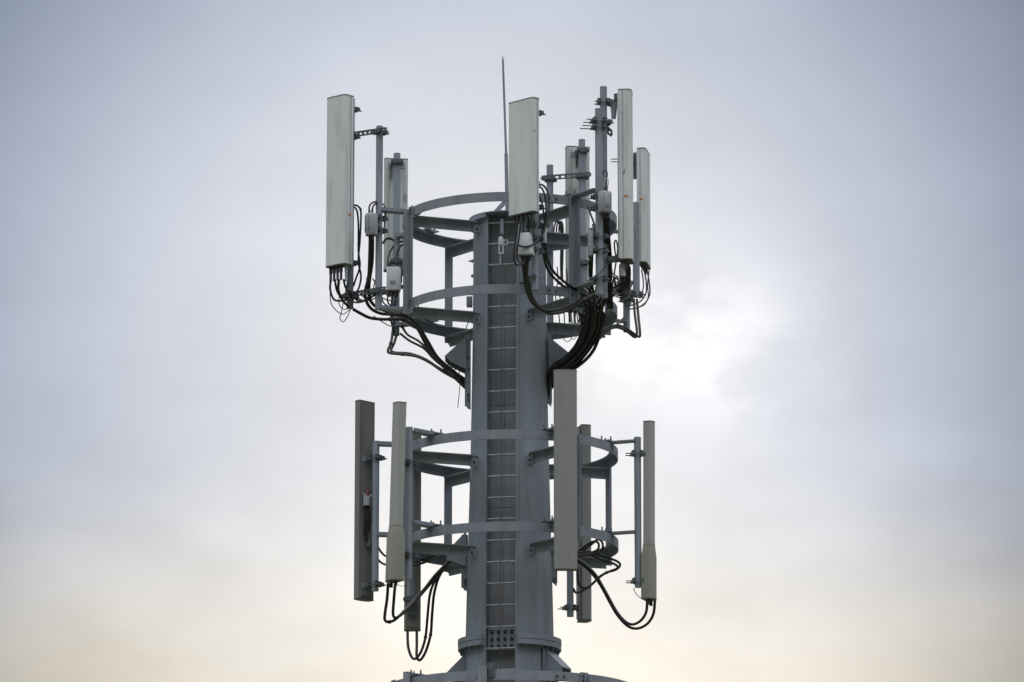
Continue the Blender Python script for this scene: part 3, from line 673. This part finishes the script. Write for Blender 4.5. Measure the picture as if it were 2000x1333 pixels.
# ------------------------------------------------------------------ cable entry hoods and rails
def hood(label, tri, d0, d1, rail=None, raild=(.0,), rail_w=.06):
    pts0 = [at(x, y, d0) for x, y in tri]; dv = Vector((0, d0-d1, 0))
    o_ = thing('cable_hood', label, 'cable hood', pts0[-1])
    for off in (Vector((0, 0, 0)), dv*0.97):
        MB().prism([p + off for p in pts0], dv.normalized()*.014).build('side_plate', M_frame, o_)
    a, b = pts0[0], pts0[1]; nrm = Vector((a.z-b.z, 0, b.x-a.x)).normalized()*.012
    if nrm.z < 0: nrm = -nrm
    MB().prism([a+nrm*.1, b+nrm*.1, b+nrm*.1+dv, a+nrm*.1+dv], nrm).build('top_plate', M_frame, o_)
    if rail:
        x0, x1, y0, y1 = rail; d = (d0+d1)/2+.1; ch = 10
        P = [at(x0, y0, d), at(x1, y0, d), at(x1, y1 if x1 > 994 else y1, d), at(x1, y1, d), at((x0*1.2+x1*.8)/2, y1-3, d), at(x0, y1-ch, d)]
        if x0 > 994: P = [at(x0, y0, d), at(x1, y0, d), at(x1, y1, d), at(x0, y1-ch, d)]
        # plain plate with an angled foot, no holes cut through it
        MB().prism(P, Vector((0, .012, 0))).build('rail', M_frame, o_)
        xo = x0 if x0 < 994 else x1
        q0, q1 = at(xo, y0, d), at(xo, y1-ch, d)
        MB().bar(Vector((q0.x, q0.y+.06, q0.z)), Vector((q0.x, q1.y+.06, q1.z)), .012, .12, Vector((0, 1, 0))).build('rail', M_frame, o_)
        for yy in (y0+.30*(y1-y0), y0+.45*(y1-y0), y0+.8*(y1-y0), y0+.86*(y1-y0)):
            c_ = at((x0+x1)/2+1, yy, d); piece(BOLT, 'bolt', o_, c_)  # bolt heads stand in for the rail's drilled holes
    return o_
hood('triangular steel cable hood on the mast below the upper platform, left side', [(910, 660), (870, 697), (881, 707), (910, 721)], .12, -.22, (909, 919.5, 655, 801))
hood('triangular steel cable hood on the mast below the upper platform, right side', [(1070, 659), (1110, 691), (1101, 703), (1072, 722)], .12, -.22, (1066, 1077, 650, 795))
hood('steel cable hood at the left of the mast behind the middle platform', [(911, 1040), (884, 1068), (870, 1092), (911, 1107)], -.05, -.35, (902, 914, 1045, 1156))
hood('steel cable hood at the right edge of the mast under the middle platform', [(1078, 1050), (1092, 1062), (1090, 1072), (1078, 1078)], .1, -.2, (1077, 1087.5, 1072, 1146))
hood('sloping steel cable hood left of the mast foot of the picture, on lowest platform', [(911, 1277), (874, 1315), (880, 1325), (911, 1335)], .12, -.2, (903, 911, 1270, 1340))['label'] = 'triangular cable hood on the mast just below its flange, left side'
# right hood below the flange, turned toward the camera
o_ = thing('cable_hood', 'boxy sloping cable hood on the mast just below its flange, right side', 'cable hood', at(1085, 1310, .5))
dz = dirv(62); sz = dirv(62+90)
zh = zax(1276); p0 = dz*(rad(zh)-.01)+Vector((0, 0, zh)); p1 = p0 + dz*.26 + Vector((0, 0, -.26))
m = MB().prism([p0-sz*.13, p0+sz*.13, p1+sz*.13, p1-sz*.13], Vector((0, 0, .014))); m.build('top_plate', M_frame, o_)
for s in (-.13, .116):
    MB().prism([p0+sz*s, p1+sz*s, p1+sz*s+Vector((0, 0, -.09)), p0+sz*s+Vector((0, 0, -.42))], sz*.014).build('side_plate', M_frame, o_)
MB().bar(dz*(rad(zh)+.012)+sz*-.16+Vector((0, 0, zh+.01)), dz*(rad(zh)+.012)+sz*-.16+Vector((0, 0, zh-.5)), .05, .012, dz).build('rail', M_frame, o_)
# climbing bolts on the left edge of the mast
for i, y in enumerate((511, 540, 575)):
    z = zax(y); c = dirv(-88)*rad(z)+Vector((0, 0, z))
    ob = MB().cyl(c, c+dirv(-88)*(.06 if i == 0 else .03), .012, n=8).cyl(c+dirv(-88)*.005, c+dirv(-88)*.022, .024, n=6).build('step_bolt', M_galv, mast)
# angle bracket with hose clip on the pipe below the wide antenna
MB().cyl(at(1043, 541, 1.9), at(1043, 541, 1.84), .035, .03, n=12).cyl(at(1043, 541, 1.93), at(1043, 541, 1.88), .018, n=8).build('earth_clamp', M_galv, PIPES['P6'][2])

# ------------------------------------------------------------------ cables
def spline(pts, sub=7):
    P = [pts[0]] + list(pts) + [pts[-1]]; out = []
    for i in range(1, len(P)-2):
        p0, p1, p2, p3 = P[i-1], P[i], P[i+1], P[i+2]
        for k in range(sub):
            t = k/sub; t2 = t*t; t3 = t2*t
            out.append((p1*2 + (p2-p0)*t + (p0*2-p1*5+p2*4-p3)*t2 + (p1*3-p0-p2*3+p3)*t3)*.5)
    out.append(P[-2]); return out
def cable(label, pts, d0, d1, r=.02, group=None, ties=(), mat=None, dx=0, dy=0):
    """pts are survey points (px, py[, d]); depth runs from d0 to d1 along the length"""
    n = len(pts); W = []
    cum = [0]
    for a, b in zip(pts, pts[1:]): cum.append(cum[-1]+math.hypot(b[0]-a[0], b[1]-a[1]))
    for i, p in enumerate(pts):
        d = p[2] if len(p) > 2 else d0 + (d1-d0)*cum[i]/cum[-1]
        W.append(at(p[0]+dx, p[1]+dy, d))
    o0 = min(W, key=lambda q: q.z).copy()
    c = MB().tube(spline(W), r, 8).build('cable', mat or M_rubber, origin=o0)
    tag(c, label, 'cable', group)
    for f in ties:
        s = spline(W); i = int(f*(len(s)-2)); a, b = s[i], s[i+1]; t = (b-a).normalized()
        MB().cyl(a-t*.012, a+t*.012, r*1.35, n=10).build('tie', M_conn, c)
    return c
gA = 'jumper cables hanging under the leftmost upper antenna'; lA = 'black jumper cable looping under the tall upper left antenna'
cable('leftmost black jumper cable under the tall upper left antenna', [(646, 546), (645, 566), (652, 585), (668, 588), (684, 583)], .45, .35, .014, gA)
cable('second black jumper cable from left under the tall upper left antenna', [(654, 546), (658, 568), (668, 581), (686, 580)], .47, .35, .014, gA)
cable('third black jumper cable from left, thicker, under the tall upper left antenna', [(662, 546), (661, 568), (670, 588), (682, 600)], .50, .33, .018, gA)
cable('fourth black jumper cable from left under the tall upper left antenna', [(671, 546), (675, 562), (683, 572), (690, 590)], .53, .33, .014, gA)
cable('black cable from the silver connector under the tall upper left antenna', [(680, 552), (676, 572), (690, 590), (712, 588), (728, 572)], .45, .6, .012, gA)
cable('thin black wire loop hanging lowest under the tall upper left antenna', [(670, 592), (667, 610), (664, 622), (670, 629), (678, 620), (685, 604)], .45, .33, .006)
cable('thin black wire making the wide loop under the upper left antenna', [(646, 556), (645, 585), (652, 602), (668, 614), (680, 608), (690, 600)], .47, .33, .006)
cable('thin black wire making a small loop under the upper left antenna', [(664, 570), (662, 592), (670, 604), (682, 602), (690, 590)], .49, .33, .006)
cable('black cable bowing widest beside the upper left antenna pipe', [(690, 401), (699, 403), (705, 416), (703, 470), (700, 510), (705, 540), (700, 565), (690, 575)], .22, .28, .013, None, (.25, .6))
cable('black cable bowing inside another beside the upper left antenna pipe', [(690, 404), (697, 412), (700, 440), (700, 490), (703, 520), (695, 545), (690, 560)], .2, .28, .013)
gB = 'cables sweeping from the left antennas into the mast'; lB = 'thick black cable in the bundle sweeping from upper left pipes to the mast'
cable('thick black cable leaving the foot of the leftmost pipe, sweeping to the mast', [(689, 604), (705, 613), (722, 621), (745, 624), (785, 625), (812, 638), (834, 676), (858, 706), (890, 732), (913, 757)], .3, -.05, .021, gB, (.4, .8))
cable('thick black cable dropping from the lavender box, outer of two, to the mast', [(723, 461), (722, 500), (720, 540), (713, 575), (722, 600), (745, 613), (785, 616), (814, 633), (836, 668), (856, 700), (890, 729), (913, 750)], .74, -.05, .021, gB, (.2,))
cable('thick black cable dropping from the lavender box, inner of two, to the mast', [(728, 461), (727, 510), (721, 555), (722, 584), (738, 602), (765, 611), (795, 617), (822, 645), (843, 685), (868, 713), (913, 745)], .72, -.08, .021, gB)
cable('black cable joining the left bundle from below the white box, lower one', [(770, 600), (778, 618), (800, 626), (822, 652), (842, 690), (866, 717), (913, 762)], -.9, -.1, .02, gB)
cable('black cable joining the left bundle from below the white box, upper one', [(784, 608), (803, 622), (826, 655), (848, 697), (876, 724), (913, 753)], -.8, -.14, .02, gB)
lC = 'black cable hanging from the rear left pipe to the mast'; gC = 'cables hanging from the rear left pipe'
cable('black cable making the sharp hook below the rear left pipe', [(768, 640), (764, 668), (758, 684), (762, 690), (790, 693), (815, 697), (840, 709), (868, 728), (913, 752)], -1.1, -.1, .018, None, (.15, .5))
cable('black cable hooked just above another below the rear left pipe', [(775, 652), (770, 670), (764, 684), (772, 689), (800, 691), (830, 702), (862, 722), (913, 748)], -1.08, -.1, .018, None)
cable('black cable hanging lower of two straight runs from the rear left pipe foot', [(782, 652), (800, 666), (828, 681), (848, 702), (880, 728), (913, 755)], -1.05, -.1, .016, gC)
cable('black cable hanging upper of two straight runs from the rear left pipe foot', [(784, 636), (796, 654), (818, 667), (838, 686), (860, 712), (913, 750)], -1.05, -.1, .016, gC)
cable('black drooping wire below the white box at left, with a clip', [(730, 618), (745, 628), (762, 637), (778, 636), (790, 628)], .5, -.5, .007)
cable('thin stiff wire end hanging from the left cable bundle', [(899, 742), (897, 768), (894, 797)], .0, .0, .005)
for i, (x, y) in enumerate(((884, 702), (878, 709), (892, 716), (900, 722))):
    cable('small loose black tie end sticking up from the left cable bundle', [(x-4, y+14), (x-2, y+2), (x+4, y-2), (x+9, y+10)], .05, -.1, .006, 'loose tie ends on the left cable bundle')
lD = 'short black cable arching over the lavender box at upper left'; gD = 'cables arching over the lavender box'
cable('short black cable arching over the lavender box, left one', [(721, 412), (722, 402), (728, 396), (736, 394)], .74, .62, .012, gD); cable('short black cable arching over the lavender box, right one', [(727, 412), (729, 403), (734, 398), (740, 396)], .74, .62, .012, gD)
cable('black wire with a blue band dropping right of the upper left box', [(748, 398), (753, 410), (752, 430), (749, 452)], .55, .55, .009)
cable('black cable arching left in front of the rear left antenna', [(748, 476), (753, 468), (761, 466), (769, 470)], -1.0, -1.05, .017)
cable('black cable arching highest in front of the rear left antenna', [(757, 519), (759, 500), (768, 482), (780, 473), (800, 472)], -.95, -1.2, .013)
cable('black cable arching lower in front of the rear left antenna', [(774, 515), (775, 496), (782, 482), (792, 477), (802, 480)], -.95, -1.2, .013)
gE = 'cables below the white box at left'; lE = 'black cable tangled below the white box on the rear left pipe'
cable(lE, [(759, 570), (757, 588), (764, 598), (776, 600)], -.95, -1.0, .011, gE); cable(lE, [(766, 570), (765, 600), (764, 625), (770, 650)], -.95, -1.05, .014, gE)
cable(lE, [(775, 570), (772, 590), (766, 612), (772, 640)], -.95, -1.05, .013, gE); cable(lE, [(745, 574), (748, 590), (757, 598), (768, 600)], -.9, -1.0, .010, gE)
cable(lE, [(728, 545), (740, 562), (752, 574), (762, 580)], .5, -.95, .009, gE); cable(lE, [(733, 548), (729, 572), (740, 580), (765, 588), (775, 583)], .6, -.95, .008, gE)
MB().cyl(at(723, 478, .74), at(723, 492, .74), .023, n=10).build('colour_band', M_blue, ANTS['A1'][0]) if False else None
# right, front group
gF = 'jumper cables under the wide front antenna'; lF = 'black jumper cable looping under the wide front antenna'
cable('leftmost, longest black loop hanging under the wide front antenna', [(1011, 428), (1009, 455), (1004, 490), (1004, 510), (1011, 518), (1024, 516)], 2.0, 2.0, .011, gF)
cable('second black loop from left, hanging under the wide front antenna', [(1019, 428), (1014, 462), (1010, 495), (1014, 512), (1026, 512)], 2.04, 2.05, .011, gF)
cable('short straight black cable onto the tapered white box, left one', [(1024, 428), (1022, 442), (1021, 456)], 2.0, 1.98, .010, gF); cable('short straight black cable onto the tapered white box, middle one', [(1032, 425), (1032, 442), (1031, 457)], 2.0, 1.98, .012, gF)
cable('thin black cable running past the right side of the tapered white box', [(1038, 424), (1041, 445), (1043, 468)], 2.0, 2.05, .009, gF)
cable('black cable swinging across the tapered white box', [(1050, 363), (1060, 362), (1069, 374), (1072, 395), (1070, 420), (1064, 448), (1052, 470), (1035, 481), (1020, 482), (1010, 478)], 1.8, 2.08, .013, None, (.35,))
cable('black cable bowing just inside another right of the wide antenna', [(1050, 366), (1058, 368), (1064, 382), (1066, 400), (1066, 425), (1060, 450), (1058, 470)], 1.8, 1.85, .012)
cable('short black cable behind the right edge of the wide antenna', [(1052, 380), (1058, 395), (1061, 412), (1064, 432)], 1.75, 1.75, .012)
gG = 'cables drooping from the tapered white box'; lG = 'thick black cable drooping from the tapered white box to the right bundle'
cable('thick black cable drooping from tapered white box, inner of the pair', [(1021, 500), (1023, 530), (1028, 565), (1040, 592), (1062, 606), (1088, 606), (1115, 596), (1140, 582), (1160, 572)], 1.95, 1.2, .018, gG)
cable('thick black cable drooping from tapered white box, outer of the pair', [(1027, 500), (1029, 535), (1033, 562), (1045, 590), (1068, 611), (1095, 611), (1122, 600), (1148, 586), (1165, 576)], 1.95, 1.15, .018, gG, (.5,))
cable('short black cable falling from the tapered white box beside the drooping pair', [(1033, 500), (1030, 525), (1030, 555), (1038, 585), (1056, 602)], 1.97, 1.8, .014, gG)
gH = 'cables falling from the narrow white box'; lH = 'black cable curving from the narrow white box into the right bundle'
cable('black cable curving from narrow white box into right bundle, lower of two', [(1060, 478), (1063, 505), (1073, 532), (1096, 556), (1122, 573), (1140, 590), (1148, 625), (1138, 668), (1112, 702), (1080, 722), (1070, 745)], 1.7, .0, .018, gH, (.3,))
cable('black cable curving from narrow white box into right bundle, upper of two', [(1064, 478), (1069, 507), (1082, 532), (1106, 554), (1130, 570), (1152, 588), (1155, 625), (1146, 665), (1120, 700), (1086, 724), (1070, 750)], 1.7, .0, .018, gH)
gI = 'small cable loops behind the front right post'; lI = 'thin black cable looping up behind the front right post'
for i in range(3):
    cable(lI, [(1082+5*i, 470), (1082+5*i, 446), (1087+4*i, 433), (1093+3*i, 440), (1096+2*i, 465), (1095+2*i, 510), (1096+i, 548)], -1.7, -1.6, .011, gI)
cable('black cable dropping left of the upper right pipe pair', [(1148, 404), (1154, 420), (1161, 440), (1160, 452)], 1.3, 1.5, .012)
# main right bundle
gJ = 'cables in the heavy right bundle'; lJ = 'black cable in the heavy bundle sweeping from upper right pipes into the mast'
rnd = random.Random(3)
heads = [[(1177, 417), (1180, 450), (1184, 500), (1188, 545)], [(1183, 417), (1185, 450), (1190, 505), (1192, 550)], [(1188, 417), (1189, 455), (1193, 510), (1189, 555)],
         [(1157, 502), (1156, 530), (1154, 560)], [(1153, 503), (1152, 535), (1158, 565)], [(1128, 572), (1140, 578)], [(1136, 566), (1150, 576)], [(1200, 560), (1192, 575)],
         [(1130, 612), (1140, 620)], [(1208, 555), (1196, 580)], [(1165, 560), (1166, 575)], [(1174, 560), (1176, 578)], [(1145, 560), (1160, 580)]]
for i, hd in enumerate(heads):
    f = i/(len(heads)-1); ox = rnd.uniform(-4, 4); q = rnd.uniform(-1, 1)
    o1 = -20 + 38*((i*5) % 13)/12.0
    tail = [(1160+o1+q, 612), (1157+o1*.95, 640), (1143+o1*.85, 672), (1118+o1*.7, 703+o1*.25), (1090+o1*.45, 724+o1*.5), (1074+o1*.12, 742+o1*.5), (1071, 775+rnd.uniform(-8, 8))]
    lab = {0: 'left cable of three from the box on the upper right pipe pair, into the bundle', 1: 'middle cable of three from the box on the upper right pipe pair, into the bundle', 2: 'right cable of three from the box on the upper right pipe pair, into the bundle',
           3: 'right of two cables from the slender pale box into the heavy right bundle', 4: 'left of two cables from the slender pale box into the heavy right bundle'}.get(i, lJ)
    cable(lab, hd + tail, 1.55 if i < 5 else 1.2 - .05*i, -.05 + .02*(i % 5) - .04, rnd.choice((.014, .017, .020)), gJ, (.55, .8) if i % 3 == 0 else ())
cable('thick black cable on the clear outer edge of the right bundle', [(1178, 630), (1171, 655), (1160, 683), (1142, 705), (1118, 723), (1095, 738), (1075, 760)], .6, .0, .022, None, (.1,))
cable('pale streaked cable lying on top of the drooping cables at right', [(1105, 602), (1130, 590), (1152, 577), (1168, 570)], 1.3, 1.3, .011, None, mat=M_cap)
gK = 'cables from the rightmost upper pipe'; lK = 'black cable arching from below the rightmost upper antennas to the bundle'
cable('black cable arching farthest right below the rightmost upper antennas', [(1244, 585), (1247, 620), (1250, 650), (1247, 658), (1228, 645), (1208, 636), (1188, 640), (1172, 652), (1160, 668)], -.2, .5, .017, gK, (.55,))
cable('black cable arching inside another below the rightmost upper antennas', [(1238, 585), (1240, 615), (1244, 648), (1240, 659), (1222, 646), (1204, 640), (1185, 646), (1166, 664)], -.2, .5, .017, gK)
cable('short black cable slanting from the rightmost upper pipe into the bundle', [(1232, 590), (1224, 612), (1210, 630), (1190, 645), (1165, 668)], -.5, .5, .014, gK)
gL = 'jumper cables of the rightmost upper antenna'; lL = 'thin black jumper cable curving down from the rightmost upper antenna'
cable('leftmost short jumper cable under the rightmost upper antenna', [(1253, 528), (1256, 545), (1256, 565), (1249, 582)], -.85, -.5, .009, gL)
cable('second jumper cable from left under the rightmost upper antenna', [(1258, 528), (1262, 550), (1262, 572), (1252, 588), (1236, 596), (1222, 598)], -.85, -.5, .010, gL)
cable('outermost jumper cable bulging right under the rightmost upper antenna', [(1264, 528), (1268, 552), (1269, 575), (1260, 592), (1244, 602), (1228, 604)], -.85, -.5, .010, gL)
cable('thinnest jumper cable under the rightmost upper antenna', [(1268, 528), (1265, 555), (1266, 580), (1258, 596), (1246, 600)], -.85, -.5, .008, gL)
gM = 'tangled jumper cables under the edge-on antenna'; lM = 'black jumper cable in the tangle under the edge-on upper right antenna'
for i in range(8):
    a = 1212 + 2.6*i; b = 1207 - 1.5*i + rnd.uniform(-2, 2); y2 = 552 + 3.2*i
    cable(lM, [(a, 520), (a+1, 536), (a-2, y2-3), ((a+b)/2, y2+7), (b, y2+2), (b-4+rnd.uniform(-3, 3), y2-12), (b-9, y2-4), (b-12, y2+18), (b-10, 604)], 1.22+rnd.uniform(-.1, .1), .85, rnd.choice((.008, .010, .012)), gM)
for i in range(4):
    cable('thin black wire curling left of the tangle under the edge-on antenna', [(1190, 530+7*i), (1197, 534+7*i), (1206, 541+6*i), (1213, 550+5*i), (1222, 553+4*i)], 1.35, 1.15, .006, 'thin wires beside the tangle')
cable('black cable loop standing left of the edge-on antenna bottom', [(1204, 505), (1201, 490), (1200, 475), (1203, 470), (1206, 480), (1206, 496), (1202, 520), (1198, 548)], 1.1, 1.1, .010)
gN = 'thin wires strapped to the upper right pipe'; lN = 'thin black wire wound across the upper right pipe pair'
cable('thin black wire slanting up across the upper right pipe pair', [(1158, 548), (1170, 536), (1182, 522), (1192, 512)], 1.62, 1.62, .006, gN); cable('thin black wire bent round the foot of the upper right pipe pair', [(1160, 556), (1168, 546), (1180, 540), (1190, 552)], 1.62, 1.62, .006, gN)
cable('thin black wire crossing the upper right pipe pair level with the slender box', [(1160, 490), (1172, 487), (1184, 484), (1190, 480)], 1.62, 1.62, .007, gN)
cable('small dark hook shaped wire high on the upper right pipes', [(1177, 341), (1178, 336), (1182, 333), (1186, 338), (1185, 352), (1183, 372)], 1.62, 1.68, .008)
cable('thin grey wire rising from the box on the upper right pipes', [(1181, 374), (1180, 358), (1183, 350), (1188, 352), (1187, 366), (1186, 374)], 1.66, 1.66, .006, None, mat=M_silver)
cable('thin wire loops dangling under the rear right beam', [(1098, 655), (1102, 664), (1110, 668), (1116, 660), (1113, 655), (1120, 664), (1127, 656)], -1.2, -1.2, .005)
cable('thin wire curling off the left side of the mast', [(920, 627), (914, 632), (910, 642)], .1, .1, .006)
for i in range(9):
    x = 1138+6*i; y = 566+rnd.uniform(-8, 8)
    cable('thin black wire in the knot at the foot of the upper right pipes', [(x, y), (x+rnd.uniform(2, 8), y+12), (x-rnd.uniform(-2, 8), y+26), (x-4+rnd.uniform(-6, 6), y+44), (x-10+rnd.uniform(-4, 4), y+70)], 1.5-.1*i, .9-.05*i, rnd.choice((.006, .008)), 'thin wires in the knot of the upper right pipes')
for i in range(5):
    x = 1088+9*i
    cable('thin black wire hanging behind the upper right ring', [(x, 520+rnd.uniform(-6, 6)), (x+2, 548), (x-3+rnd.uniform(-3, 6), 575), (x+rnd.uniform(-3, 6), 606), (x+6, 640)], -1.6, -1.3, .008, 'thin wires behind the upper right ring')
for i in range(5):
    cable('thin black wire in the knot at the foot of the leftmost pipe', [(676+3*i, 572+rnd.uniform(-5, 5)), (688+2*i, 582+rnd.uniform(-6, 6)), (700, 590-4*i+rnd.uniform(-3, 3)), (718, 580+rnd.uniform(-8, 8)), (734, 566+4*i)], .36, .62, .008, 'thin wires in the knot of the leftmost pipe')
# under rear right antenna
gO = 'cables below the rear right antenna'; lO = 'black cable hanging below the rear right pale antenna'
for x in (1115, 1122, 1131): cable(lO, [(x, 612), (x+1, 625), (x+4, 640), (x+12, 652)], -1.9, -1.2, .012, gO)
# lower left
gP = 'cables of the leaning olive antenna'; lP = 'black cable looping down from the leaning olive antenna'
cable('black cable looping lowest left under the leaning olive antenna', [(758, 1140), (756, 1170), (752, 1198), (752, 1212), (761, 1215), (775, 1208), (800, 1182), (828, 1152), (850, 1124), (876, 1098), (886, 1092)], 1.42, -.15, .019, gP, (.42,))
cable('black cable looping right of another under the leaning olive antenna', [(772, 1140), (769, 1175), (768, 1202), (776, 1206), (796, 1190), (822, 1162), (846, 1134), (872, 1104), (884, 1096)], 1.38, -.2, .019, gP)
gQ = 'cables of the hanging olive antenna'; lQ = 'black cable in the lowest loop below the hanging olive antenna'
cable('left cable of the lowest loop below the hanging olive antenna', [(796, 1234), (797, 1262), (803, 1282), (811, 1287), (822, 1274), (831, 1245), (835, 1205), (840, 1160), (852, 1130), (872, 1102), (884, 1092)], -1.0, -.2, .018, gQ, (.52,))
cable('right cable of the lowest loop below the hanging olive antenna', [(814, 1234), (814, 1262), (814, 1282), (820, 1290), (831, 1274), (841, 1240), (844, 1200), (848, 1160), (858, 1126), (876, 1102), (888, 1092)], -1.0, -.2, .018, gQ, (.52,))
gR = 'cables crossing behind the lower left pipe'; lR = 'black cable running from the lower left pipe straight to the hood'
cable('lower of two black cables running from lower left pipe to the hood', [(806, 1104), (826, 1100), (850, 1090), (874, 1082), (886, 1084)], -.7, -.2, .016, gR); cable('upper of two black cables running from lower left pipe to the hood', [(806, 1098), (828, 1094), (852, 1085), (872, 1080), (886, 1080)], -.9, -.2, .016, gR)
cable('black cable bowing between dark antenna pipe and olive antenna, upper', [(738, 1068), (744, 1078), (752, 1086), (762, 1090)], .2, .3, .014)
cable('black cable bowing between dark antenna pipe and olive antenna, lower', [(738, 1093), (744, 1099), (752, 1103), (762, 1104)], .2, .3, .014)
cable('thin wire at the foot of the leaning olive antenna', [(774, 1138), (780, 1144), (790, 1145), (798, 1142)], 1.4, 1.25, .004)
# lower right
gS = 'cables of the slim right antenna'; lS = 'black cable in the wide loop below the slim lower right antenna'
cable('inner cable of the wide loop below the slim lower right antenna', [(1264, 1174), (1262, 1196), (1252, 1212), (1236, 1220), (1221, 1214), (1204, 1194), (1184, 1158), (1164, 1124), (1144, 1104), (1126, 1092), (1100, 1080)], .6, -.2, .018, gS)
cable('outer cable of the wide loop below the slim lower right antenna', [(1279, 1174), (1276, 1200), (1264, 1219), (1245, 1228), (1226, 1223), (1206, 1202), (1190, 1175), (1172, 1142), (1152, 1116), (1130, 1098), (1100, 1084)], .6, -.2, .018, gS)
gT = 'cables looping inside the middle ring at right'; lT = 'black cable looping inside the right side of the middle platform'
cable('black cable in the inner small loop inside the middle ring at right', [(1100, 1084), (1128, 1077), (1146, 1064), (1160, 1058), (1169, 1062), (1167, 1074), (1150, 1081), (1128, 1084)], .2, .4, .016, gT)
cable('black cable in the outer small loop inside the middle ring at right', [(1100, 1090), (1130, 1080), (1152, 1066), (1168, 1054), (1177, 1062), (1174, 1076), (1155, 1083), (1128, 1088)], .2, .4, .016, gT)
cable('black cable reaching farthest right below the middle ring, folding back', [(1120, 1082), (1150, 1078), (1180, 1088), (1204, 1096), (1211, 1104), (1203, 1113), (1182, 1120), (1164, 1134), (1148, 1148), (1134, 1146), (1128, 1130), (1128, 1108)], .3, .3, .016, gT, (.55,))
cable('black cable folding back just inside another below the middle ring', [(1120, 1088), (1150, 1084), (1176, 1094), (1200, 1102), (1206, 1110), (1192, 1116), (1172, 1126), (1156, 1142), (1138, 1154), (1125, 1158), (1120, 1150)], .3, .3, .016, gT)
cable('thin wire joining pipe foot and slim lower right antenna', [(1237, 1149), (1241, 1158), (1248, 1166), (1256, 1170)], .6, .6, .005)

for ob in list(bpy.data.objects):
    if '_o' in ob.keys(): del ob['_o']
sc.render.engine = 'CYCLES'
